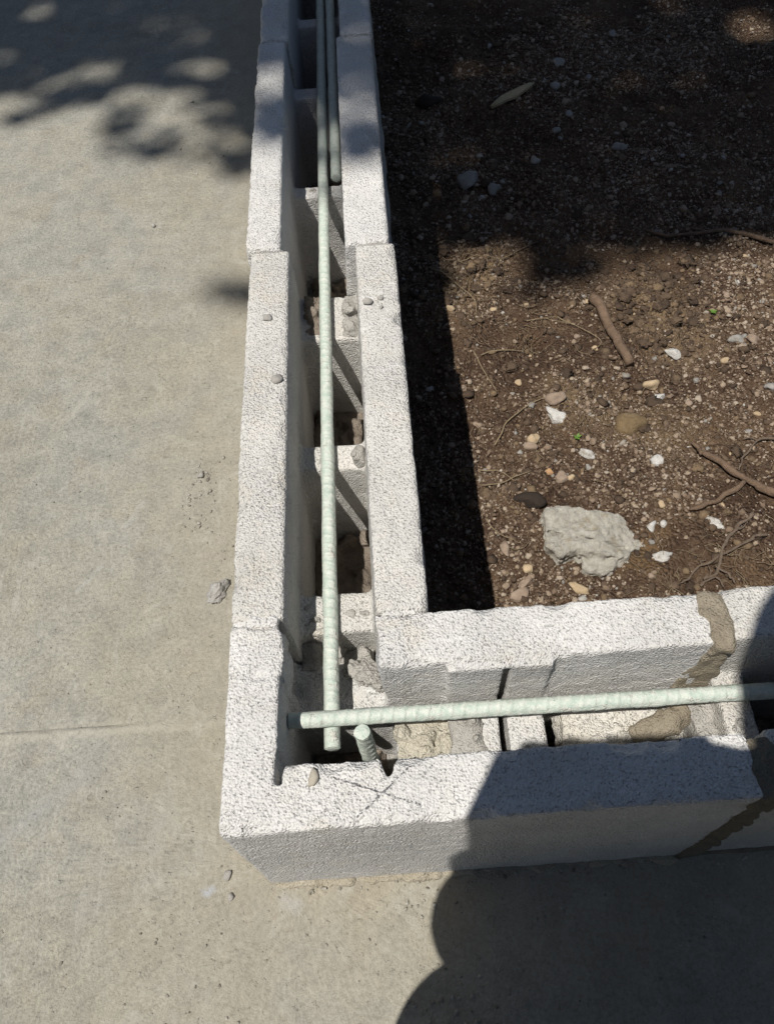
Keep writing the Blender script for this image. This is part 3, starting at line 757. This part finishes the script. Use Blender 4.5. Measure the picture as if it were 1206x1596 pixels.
pebbles(26, SHADY, (.20, .90, .88, 1.60), (.005, .0105), (('grey', M_grey), ('brownish', M_pink), ('pale grey', M_grey)), 760, 'pebbles in the shaded gravel')
pebbles(44, SUNNY, (.24, .70, .29, .82), (.0034, .0066), (('pinkish brown', M_pink), ('tan', M_tan), ('grey', M_grey)), 840, 'pebbles in the sunlit grit')

# the big broken piece of concrete
def chunk():
    c = np.array([.350, .356]); zb = soil_at(*c) - .004; lo = (.270, .285, zb - .02); h = .0014
    X, Y, Z = grid(lo, (.430, .425, zb + .062), h)
    a = -.12; x = (X - c[0]) * math.cos(a) + (Y - c[1]) * math.sin(a); y = -(X - c[0]) * math.sin(a) + (Y - c[1]) * math.cos(a); z = Z - zb
    P = np.stack([X.ravel(), Y.ravel(), Z.ravel()], 1); w = (.006 * vn(P / .03, 51)).reshape(X.shape)
    x, y, z = x / .88, (y + .002) / .90, z / .82
    F = box(x, y + w, z, (-.062, -.032, -.012), (.048, .034, .034), .006)
    F = smin(F, box(x + w, y, z, (-.02, -.046, -.012), (.030, .0, .020), .008), .010)
    F = smin(F, box(x, y + w, z, (.02, -.018, -.012), (.066, .026, .024), .010), .012)
    F = np.maximum(F, (x * .35 + z - .036) * .9)
    F = np.maximum(F, (.5 * x + .5 * y - .036)); F = np.maximum(F, (-.55 * x - .6 * y - .046))
    F = np.maximum(F, (.6 * x - .65 * y - .043))
    crack = np.abs(y + .012 + .10 * x + 1.6 * w) - .0016
    F = np.maximum(F, -np.maximum(crack, np.maximum(.016 - z, x + -.045)))
    F = roughen(F, X, Y, Z, ((.0030, .026, 52), (.0020, .011, 53), (.0021, .0058, 54), (.0016, .0032, 55)), .016)
    V, Q = surface_net(F, lo, h)
    tag(mk('concrete_chunk', V, Q, M_chunk, base=recentre(V)), 'big broken chunk of old concrete lying on the soil by the short wall', 'concrete chunk')
chunk()

# sticks, twigs, roots
M_stick = mat_wood('brown_stick', (.14, .095, .065), (.26, .18, .125)); M_twig = mat_wood('grey_twig', (.13, .095, .07), (.24, .185, .14))
M_root = mat_wood('fine_root', (.22, .165, .105), (.36, .28, .18)); M_chip = mat_wood('pale_wood', (.42, .34, .20), (.58, .48, .30))
def ground_path(pts, lift, seed=0, wob=.002, k=6):
    P = spline([(x, y, 0) for x, y in pts], k); r = np.random.default_rng(seed)
    P[:, :2] += wob * np.stack([vn(np.column_stack([np.arange(len(P)) * .35 + seed, P[:, 0] * 0, P[:, 0] * 0]), 1), vn(np.column_stack([np.arange(len(P)) * .35 + seed, P[:, 0] * 0, P[:, 0] * 0]), 2)], 1)
    z = soil_z(P[:, 0], P[:, 1]); z = np.convolve(np.pad(z, 2, mode='edge'), np.ones(5) / 5, 'valid')
    P[:, 2] = z + lift; return P
p = ground_path([(.427, .742), (.436, .70), (.441, .655), (.449, .610)], .009, 1, .0012)
V, F = tube(p, np.interp(np.arange(len(p)), [0, 3, 12, len(p) - 1], [.0080, .0066, .0062, .0054]), 16, jitter=.16)
tag(mk('stick', V, F, M_stick, base=recentre(V)), 'thick bare reddish-brown stick lying on the crumbly soil', 'stick')

def branch(name, mat, runs, label, cat, seed, parts=True):
    root = tag(empty(name, (runs[0][0][0][0], runs[0][0][0][1], D + T)), label, cat)
    for i, (pts_, r0, r1, lift) in enumerate(runs):
        p = ground_path(pts_, lift, seed + i, .0022, 9); t_ = np.arange(len(p)) * .5
        rr = np.linspace(r0, r1, len(p)) * (1 + .22 * vn(np.column_stack([t_, t_ * 0, t_ * 0 + seed]), i)); rr[-2:] *= (.8, .45)
        V, F = tube(p, rr, 10, jitter=.16, seed=seed + i)
        V = V - np.array([runs[0][0][0][0], runs[0][0][0][1], D + T])
        o = mk('stem' if i == 0 else 'side_shoot', V, F, mat, root)
    return root
branch('branch', M_stick, [([(.69, .335), (.640, .365), (.575, .396), (.540, .422), (.502, .469)], .0052, .0036, .008), ([(.544, .412), (.501, .393), (.469, .380)], .0034, .0026, .006), ([(.506, .463), (.502, .484)], .0026, .0020, .008)],
       'forked brown branch reaching in from the right over the bed', 'branch', 21)
branch('twig', M_twig, [([(.600, .478), (.575, .474), (.553, .452), (.540, .430)], .0016, .0010, .006), ([(.575, .474), (.560, .482)], .0010, .0007, .006)], 'thin arched twig behind the forked branch at the right edge', 'twig', 31)
branch('twig', M_twig, [([(.534, .366), (.508, .348), (.490, .328), (.476, .297), (.460, .288)], .0021, .0016, .008), ([(.508, .348), (.520, .352), (.527, .36)], .0009, .0006, .007), ([(.478, .305), (.486, .293), (.492, .283)], .0014, .0009, .007)],
       'thin grey twig leaning across another close to the brown mortar joint', 'twig', 41)
branch('twig', M_twig, [([(.545, .340), (.520, .332), (.479, .314), (.455, .303), (.437, .290)], .0020, .0012, .006), ([(.460, .306), (.47, .318)], .0008, .0006, .006)], 'thin grey twig lying lengthwise under the other by the short wall', 'twig', 51)
branch('twig', M_twig, [([(.455, .285), (.470, .292), (.480, .281)], .0013, .0009, .006), ([(.470, .292), (.468, .305)], .0008, .0006, .006)], 'short crooked twig right behind the short wall top', 'twig', 56)
branch('twig', M_stick, [([(.74, .820), (.66, .850), (.573, .862), (.53, .880)], .0030, .0020, .006), ([(.62, .858), (.59, .876)], .0012, .0008, .006)], 'thin dark twig in the shade at the right of the bed', 'twig', 61)
# pale splinter of wood in the shade
bm = bmesh.new(); bmesh.ops.create_cube(bm, size=1)
bmesh.ops.subdivide_edges(bm, edges=bm.edges[:], cuts=5, use_grid_fill=True)
V = np.array([v.co[:] for v in bm.verts]); F = [tuple(v.index for v in f.verts) for f in bm.faces]; bm.free()
V = V * (.105, .017, .005); V[:, 1] *= 1 - .75 * np.abs(V[:, 0] / .0525) ** 2.2; V[:, 2] += .0015 * vn(V / .012, 3); V[:, 1] += .0025 * vn(V / (.02, 9, 9), 5)
a = math.atan2(1.289 - 1.225, .428 - .345)
V = np.column_stack([V[:, 0] * math.cos(a) - V[:, 1] * math.sin(a) + .386, V[:, 0] * math.sin(a) + V[:, 1] * math.cos(a) + 1.257, V[:, 2] + soil_at(.386, 1.257) + .009])
tag(mk('wood_splinter', V, F, M_chip, base=recentre(V)), 'pale splinter of wood lying in the shade at the back of the bed', 'wood splinter')

for i, (pts_, r_, lab) in enumerate((([(.238, .832), (.262, .842), (.30, .838), (.335, .862), (.372, .880)], .0009, 'pale straw-thin root along the edge of the tree shade'),
    ([(.205, .815), (.232, .800), (.258, .765), (.262, .735)], .0012, 'curved root hanging down the crust beside the wall shadow'),
    ([(.372, .718), (.392, .700), (.42, .660), (.405, .642)], .0009, 'hooked yellowish rootlet left of the thick stick'),
    ([(.258, .650), (.285, .658), (.318, .660)], .0011, 'straight pale root in front of the dark hollow'),
    ([(.250, .660), (.258, .618), (.271, .585)], .0010, 'pale root slanting toward the viewer beside the wall shadow'),
    ([(.232, .440), (.262, .446), (.292, .456)], .0011, 'dark thin root lying crosswise beside the wall shadow'),
    ([(.232, .468), (.255, .462), (.272, .446)], .0010, 'brown root arching over the crosswise one'),
    ([(.232, .395), (.246, .370), (.272, .358)], .0008, 'fine curved root left of the concrete chunk'),
    ([(.330, .713), (.352, .716), (.385, .700)], .0009, 'thin whitish root over the dark hollow'),
    ([(.255, .500), (.278, .535), (.305, .556), (.325, .566)], .0012, 'long brown root running up to the pinkish stone'))):
    p = ground_path(pts_, .0035, 70 + i, .0022); V, F = tube(p, np.linspace(r_, r_ * .6, len(p)), 6, jitter=.1, seed=i)
    tag(mk('root', V, F, M_root, base=recentre(V)), lab, 'root')
Vs, Fs, nb = [], [], 0
for i in range(260):
    if i < 70: x, y = rng.normal(.245, .028), rng.normal(.80, .045)
    elif i < 105: x, y = rng.normal(.33, .04), rng.normal(.69, .03)
    elif i < 160: x, y = rng.normal(.47, .05), rng.normal(.305, .025)
    else: x, y = rng.uniform(.17, .7), rng.uniform(.27, .9)
    a = rng.uniform(0, 6.28); L = rng.uniform(.008, .032); b = a + rng.normal(0, .7)
    q = [(x, y), (x + .5 * L * math.cos(a), y + .5 * L * math.sin(a)), (x + .5 * L * (math.cos(a) + math.cos(b)), y + .5 * L * (math.sin(a) + math.sin(b)))]
    if min(v[0] for v in q) < .15 or min(v[1] for v in q) < .15: continue
    p = ground_path(q, rng.uniform(.0015, .006), i, .002, 4); V, F = tube(p, rng.uniform(.0002, .00048), 4, cap=False)
    Vs.append(V); Fs += [tuple(k + nb for k in f) for f in F]; nb += len(V)
tag(mk('fine_roots', np.vstack(Vs), Fs, M_root), 'tangle of hair-thin roots and fibres on the soil', 'fine roots', kind='stuff')
M_green = mat_plain('seedling_green', (.10, .20, .03), .5)
for i, (x, y, lab) in enumerate(((.580, .692, 'tiny green seedling in the grit at the right'), (.359, .500, 'tiny green seedling beside the ochre stone'))):
    root = tag(empty('seedling', (x, y, soil_at(x, y) + T)), lab, 'seedling')
    r = np.random.default_rng(40 + i)
    V, F = tube([(0, 0, -T), (.001, 0, .004 - T), (.001, .001, .007 - T)], .0005, 5); mk('stem', V, F, M_green, root)
    for j in range(5):
        a = j * 1.26 + r.uniform(-.3, .3); L = r.uniform(.004, .0065); w = .0017; e = np.array([math.cos(a), math.sin(a), .35]); n_ = np.array([-math.sin(a), math.cos(a), 0])
        o_ = np.array([.001, .001, .006]); pts_ = [o_, o_ + e * L * .5 + n_ * w, o_ + e * L, o_ + e * L * .5 - n_ * w]
        mk('leaf', np.array(pts_) - (0, 0, T), [(0, 1, 2, 3)], M_green, root)

# ------------------------------------------------------------------ the tree that shades the far end (outside the picture)
def crown():
    r = np.random.default_rng(3)
    light_r = .9; bx = [-2.5, -.62, -.531, -.425, -.311, -.209, -.119, .001, .037, .134, .152, .25, .304, .378, .477, .62, 2.5]
    by = [1.25, 1.20, 1.15, 1.15, 1.09, 1.10, 1.02, .74, .725, .695, .80, .815, .745, .735, .76, .745, .80]
    light = [(-.387, 1.237, .040), (-.44, 1.208, .030), (-.211, 1.234, .034), (-.308, 1.376, .018), (-.519, 1.165, .034), (-.332, 1.150, .042), (-.245, 1.135, .045), (-.17, 1.284, .014),
             (.020, .842, .030), (.016, .875, .02), (.12, .835, .022), (.118, .788, .026), (.064, .80, .030), (.781, 1.34, .05), (.779, 1.40, .03), (.382, .83, .02), (.227, .79, .03), (-.567, 1.307, .02)]
    dark = [(-.137, .671, .016, 9), (-.111, .662, .018, 22), (-.088, .658, .018, 18), (-.333, 1.067, .024, 16), (-.30, 1.075, .02, 8), (-.495, 1.108, .020, 10), (-.465, 1.125, .018, 9), (-.428, 1.150, .018, 9), (-.30, 1.008, .026, 8), (-.262, .990, .026, 8), (-.235, 1.01, .025, 8),
            (-.15, .97, .03, 16), (-.13, .93, .022, 10), (-.12, 1.02, .03, 16), (-.17, 1.06, .035, 14), (.018, .755, .014, 8), (.020, .735, .012, 4), (.115, .701, .016, 12), (.137, .72, .014, 9), (.10, .72, .012, 5), (.304, .725, .03, 20), (.35, .74, .03, 14), (.058, .689, .012, 6), (.42, .76, .03, 10), (.25, .70, .02, 5)]
    pts = []
    n = 52000
    ex = r.uniform(-1.7, 1.9, n); ey = r.uniform(.6, 3.3, n)
    core = (ex > -.8) & (ex < 1.1) & (ey < 1.9)
    keep = core | (r.uniform(size=n) < .35)
    P = np.stack([ex, ey, ex * 0], 1)
    L = r.uniform(.045, .085, n)
    edge = np.interp(ex, bx, by) - .015 + .035 * vn(P / .06, 5) + .012 * vn(P / .03, 6)
    keep &= ey > edge + L * .28
    wv = 1 + .45 * vn(P / .028, 15)
    for x, y, q in light: keep &= ((ex - x) / 1.35) ** 2 + (ey - y) ** 2 > (q * .68 * wv + L * .06) ** 2
    ex, ey, L = ex[keep], ey[keep], L[keep]
    hz = r.uniform(4.2, 6.2, len(ex)) - .25 * np.clip(ey - 1.5, 0, 3)
    for x, y, q, c in dark:
        ex = np.append(ex, r.normal(x, q * .6, c)); ey = np.append(ey, r.normal(y, q * .5, c)); L = np.append(L, r.uniform(.035, .06, c)); hz = np.append(hz, r.uniform(4.0, 5.0, c))
    px_ = ex + SUN[0] * hz; py_ = ey + SUN[1] * hz; m = len(ex)
    az = r.uniform(0, 6.283, m); el = r.normal(-.3, .35, m)
    d = np.stack([np.cos(az) * np.cos(el), np.sin(az) * np.cos(el), np.sin(el)], 1)
    up = np.array([0, 0, 1.]) + r.normal(0, .35, (m, 3)); sd_ = np.cross(d, up); sd_ /= np.linalg.norm(sd_, axis=1)[:, None]; nn = np.cross(sd_, d)
    c = np.stack([px_, py_, hz], 1); w = (L * .30)[:, None]; l = L[:, None]
    V = np.stack([c - d * l * .5, c - d * l * .1 + sd_ * w + nn * w * .25, c + d * l * .5, c - d * l * .1 - sd_ * w + nn * w * .25], 1).reshape(-1, 3)
    b = np.arange(m)[:, None] * 4
    F = np.concatenate([b + [0, 2, 1], b + [0, 3, 2]])
    return V, F, np.stack([px_, py_, hz], 1)
TX, TY = -2.45, 2.35
tree = tag(empty('shade_tree', (TX, TY, -.34 + T)), 'leafy tree outside the picture, casting the dappled shade at the far end', 'tree')
k = NT('leaf_green', .55, .4); k.color(k.ramp(k.noise(6, 3, .6), [(.3, (.035, .075, .015)), (.7, (.07, .125, .025))]))
V, F, LP = crown(); off = np.array([TX, TY, -.34 + T])
mk('crown', V - off, F, k.m, tree, smooth=False)
M_bark = mat_wood('bark', (.09, .07, .05), (.18, .14, .11))
tp = spline([(TX, TY, -.36), (TX + .03, TY - .05, .6), (TX + .12, TY - .15, 1.5), (TX + .35, TY - .55, 3.0), (TX + .8, TY - 1.2, 4.6)], 8)
V, F = tube(tp, np.linspace(.14, .06, len(tp)), 14, jitter=.06); mk('trunk', V - off, F, M_bark, tree)
tip = tp[-1]
for i in range(16):
    e = LP[rng.integers(len(LP))]
    s0 = tp[rng.integers(len(tp) - 14, len(tp))]
    mid = (s0 + e) / 2 + np.array([0, 0, .18]); p = spline([s0, mid, e], 8)
    V, F = tube(p, np.linspace(.022, .004, len(p)), 7, jitter=.06); mk('limb', V - off, F, M_bark, tree)

# ------------------------------------------------------------------ the person taking the picture (outside the picture, seen as a shadow)
RM = np.array(Euler(CAM_E).to_matrix()); RI, UP, BK = RM[:, 0], RM[:, 1], RM[:, 2]
def cp(a, b, f): return CAM_P + a * RI + b * UP - f * BK
SKIN, SHIRT, PANTS, SHOE, HAIR = range(5)
def person():
    prims = []     # (p, q, r0, r1, material, blend)
    def cap(p, q, r0, r1, m, k=.03): prims.append((np.array(p, float), np.array(q, float), r0, r1, m, k))
    hd = np.array([.195, -.175, .795]); nk = np.array([.215, -.265, .66]); ch = np.array([.235, -.315, .455]); be = np.array([.265, -.44, .24]); pv = np.array([.285, -.56, .10])
    shL = np.array([.0, -.262, .585]); shR = np.array([.405, -.325, .575])
    fdir = np.array([-.08, .50, -.86]); fdir /= np.linalg.norm(fdir); top = np.array([.02, .84, .50]); top -= fdir * (top @ fdir); top /= np.linalg.norm(top); sdv = np.cross(fdir, top)
    cap(ch + (-.10, .035, .02), ch + (.06, .01, 0), .115, .125, SHIRT); cap(ch, be, .135, .13, SHIRT, .05); cap(be, pv, .13, .14, SHIRT, .05)
    cap(shL, nk - (0, .05, .06), .066, .075, SHIRT, .06); cap(nk - (0, .05, .06), shR, .075, .066, SHIRT, .06); cap(shL + (.03, 0, -.03), ch, .08, .12, SHIRT, .06); cap(nk - (0, .05, .06), nk, .07, .058, SHIRT, .03); cap(nk, hd - top * .04 - fdir * .03, .055, .055, SKIN, .02)
    cap(hd + top * .015 - fdir * .02, hd + top * .02 + fdir * .01, .086, .078, SKIN, .02); cap(hd + fdir * .03, hd - top * .07 + fdir * .045, .066, .042, SKIN, .03)
    cap(hd + top * .028 - fdir * .032, hd + top * .032 - fdir * .006, .091, .083, HAIR, .006)
    cap(hd + top * .005 + fdir * .093, hd - top * .028 + fdir * .105, .009, .013, SKIN, .012)
    cap(hd - top * .062 + fdir * .083 - sdv * .018, hd - top * .062 + fdir * .083 + sdv * .018, .007, .007, SKIN, .008)
    for s_ in (-1, 1):
        cap(hd + sdv * s_ * .078 + top * .012, hd + sdv * s_ * .084 - top * .026, .014, .010, SKIN, .006)
        cap(hd + sdv * s_ * .031 + top * .012 + fdir * .078, hd + sdv * s_ * .033 + top * .012 + fdir * .079, .010, .010, SKIN, .006)
    elL = np.array([.026, -.178, .30]); elR = np.array([.475, -.335, .375])
    wrL = cp(-.112, -.088, -.022); wrR = cp(.112, -.085, -.02)
    cap(shL, elL, .058, .038, SHIRT, .04); cap(shR, elR, .060, .050, SHIRT, .04)
    for el, wr, s_ in ((elL, wrL, -1), (elR, wrR, 1)):
        cap(el, el + (wr - el) * .45, .038, .036, SHIRT, .03); cap(el + (wr - el) * .45, wr, .038, .027, SKIN, .02)
        b0 = -.043 if s_ < 0 else -.047; kx = .084 if s_ < 0 else .074
        for j in range(4):       # palm as four metacarpals, then two bends per finger
            b = b0 + .030 - j * .0195; ln = (.9, 1.0, .95, .78)[j]
            k1 = cp(s_ * kx, b, .006); k2 = cp(s_ * (kx - .5 * (kx - .018) * ln), b + .002, .021); k3 = cp(s_ * (kx - (kx - .018) * ln), b + .003, .017)
            cap(wr + (cp(0, b - b0, 0) - CAM_P) * .3, k1, .018, .0125, SKIN, .014); cap(k1, k2, .0092, .0085, SKIN, .003); cap(k2, k3, .0083, .0072, SKIN, .002)
        cap(wr, cp(s_ * kx, b0 + .018, -.018), .021, .0145, SKIN, .012); cap(cp(s_ * kx, b0 + .018, -.018), cp(s_ * .030, b0 + .032, -.021), .0135, .0115, SKIN, .003)
    cap(cp(-.084, -.050, -.006), cp(-.043, -.054, -.005), .015, .011, SKIN, .006); cap(cp(-.084, -.030, -.006), cp(-.043, -.030, -.005), .015, .011, SKIN, .006)
    for s_, kn, an in ((-1, np.array([.055, -.232, .155]), np.array([.10, -.41, -.125])), (1, np.array([.44, -.245, .155]), np.array([.42, -.42, -.125]))):
        hp = pv + np.array([s_ * .09, .01, 0])
        cap(hp, kn, .092, .066, PANTS, .05); cap(kn, kn + (an - kn) * .4, .060, .060, PANTS, .03); cap(kn + (an - kn) * .4, an, .060, .045, PANTS, .02)
        cap(an + (0, -.03, -.03), an + (0, .15, -.042), .042, .034, SHOE, .02)
    cap(pv - (.08, 0, 0), pv + (.08, 0, 0), .125, .125, PANTS, .04)
    A = np.concatenate([[p[0] - max(p[2], p[3]) for p in prims], [p[1] - max(p[2], p[3]) for p in prims]]).min(0) - .03
    B = np.concatenate([[p[0] + max(p[2], p[3]) for p in prims], [p[1] + max(p[2], p[3]) for p in prims]]).max(0) + .03
    h = .006; n = np.ceil((B - A) / h).astype(int) + 1
    F = np.full(n, .2, np.float32); I = np.zeros(n, np.int8); best = np.full(n, 9., np.float32)
    for p, q, r0, r1, mt, kk in prims:
        R = max(r0, r1) + kk + .02
        i0 = np.maximum(((np.minimum(p, q) - R - A) / h).astype(int), 0); i1 = np.minimum(((np.maximum(p, q) + R - A) / h).astype(int) + 2, n)
        sl = tuple(slice(a, b) for a, b in zip(i0, i1))
        g = np.meshgrid(*[A[k] + h * np.arange(i0[k], i1[k]) for k in range(3)], indexing='ij', sparse=True)
        d = q - p; L2 = max(1e-9, d @ d)
        t = np.clip(sum((g[k] - p[k]) * d[k] for k in range(3)) / L2, 0, 1)
        dist = np.sqrt(sum((g[k] - p[k] - t * d[k]) ** 2 for k in range(3))) - (r0 + (r1 - r0) * t)
        F[sl] = smin(F[sl], dist, kk)
        m = dist < best[sl]; best[sl] = np.where(m, dist, best[sl]); I[sl] = np.where(m, mt, I[sl])
    F = F.astype(float)
    V, Q = surface_net(F, A, h)
    cen = V[Q].mean(1); ii = np.clip(((cen - A) / h + .5).astype(int), 0, n - 1)
    mats = [mat_plain('skin', (.45, .27, .19), .55), mat_plain('shirt_cloth', (.10, .12, .16), .9, .1, .001), mat_plain('denim', (.06, .075, .12), .9, .1, .001), mat_plain('boot_leather', (.06, .045, .035), .6), mat_plain('dark_hair', (.02, .015, .012), .6)]
    o = mk('person', V, Q, mats, base=(.27, -.35, -.2))
    o.data.polygons.foreach_set('material_index', I[tuple(ii.T)].astype(np.int32))
    tag(o, 'person crouching with a phone, seen only as the big shadow at lower right', 'person')
person()

# phone in both hands, its lens at the camera
ph = empty('phone', tuple(cp(0, -.155, -.006) + (0, 0, T)))
bm = bmesh.new(); bmesh.ops.create_cube(bm, size=1); bmesh.ops.scale(bm, vec=(.078, .158, .008), verts=bm.verts)
bmesh.ops.bevel(bm, geom=bm.edges[:], offset=.0035, segments=3, affect='EDGES')
V = np.array([v.co[:] for v in bm.verts]); F = [tuple(v.index for v in f.verts) for f in bm.faces]; bm.free()
PC = cp(0, -.073, -.0062); PB = cp(0, -.155, -.006)
mk('phone_body', V @ RM.T + PC - PB - (0, 0, T) , F, mat_plain('black_glass', (.02, .02, .022), .25, .5), ph)
bm = bmesh.new(); bmesh.ops.create_cube(bm, size=1); bmesh.ops.scale(bm, vec=(.068, .150, .0006), verts=bm.verts)
bmesh.ops.bevel(bm, geom=bm.edges[:], offset=.0002, segments=1, affect='EDGES')
V = np.array([v.co[:] for v in bm.verts]) + (0, 0, .0044); F = [tuple(v.index for v in f.verts) for f in bm.faces]; bm.free()
mk('screen', V @ RM.T + PC - PB - (0, 0, T), F, mat_plain('screen_glass', (.05, .05, .055), .1, .5), ph)
bm = bmesh.new(); bmesh.ops.create_cone(bm, cap_ends=True, segments=24, radius1=.0055, radius2=.005, depth=.0012)
V = np.array([v.co[:] for v in bm.verts]); F = [tuple(v.index for v in f.verts) for f in bm.faces]; bm.free()
mk('lens', V @ RM.T + cp(0, 0, -.0016) - PB - (0, 0, T), F, mat_plain('lens_glass', (.01, .01, .012), .08, .5), ph)
tag(ph, 'black phone held in both hands above the wall corner, in the shadow at lower right', 'phone')
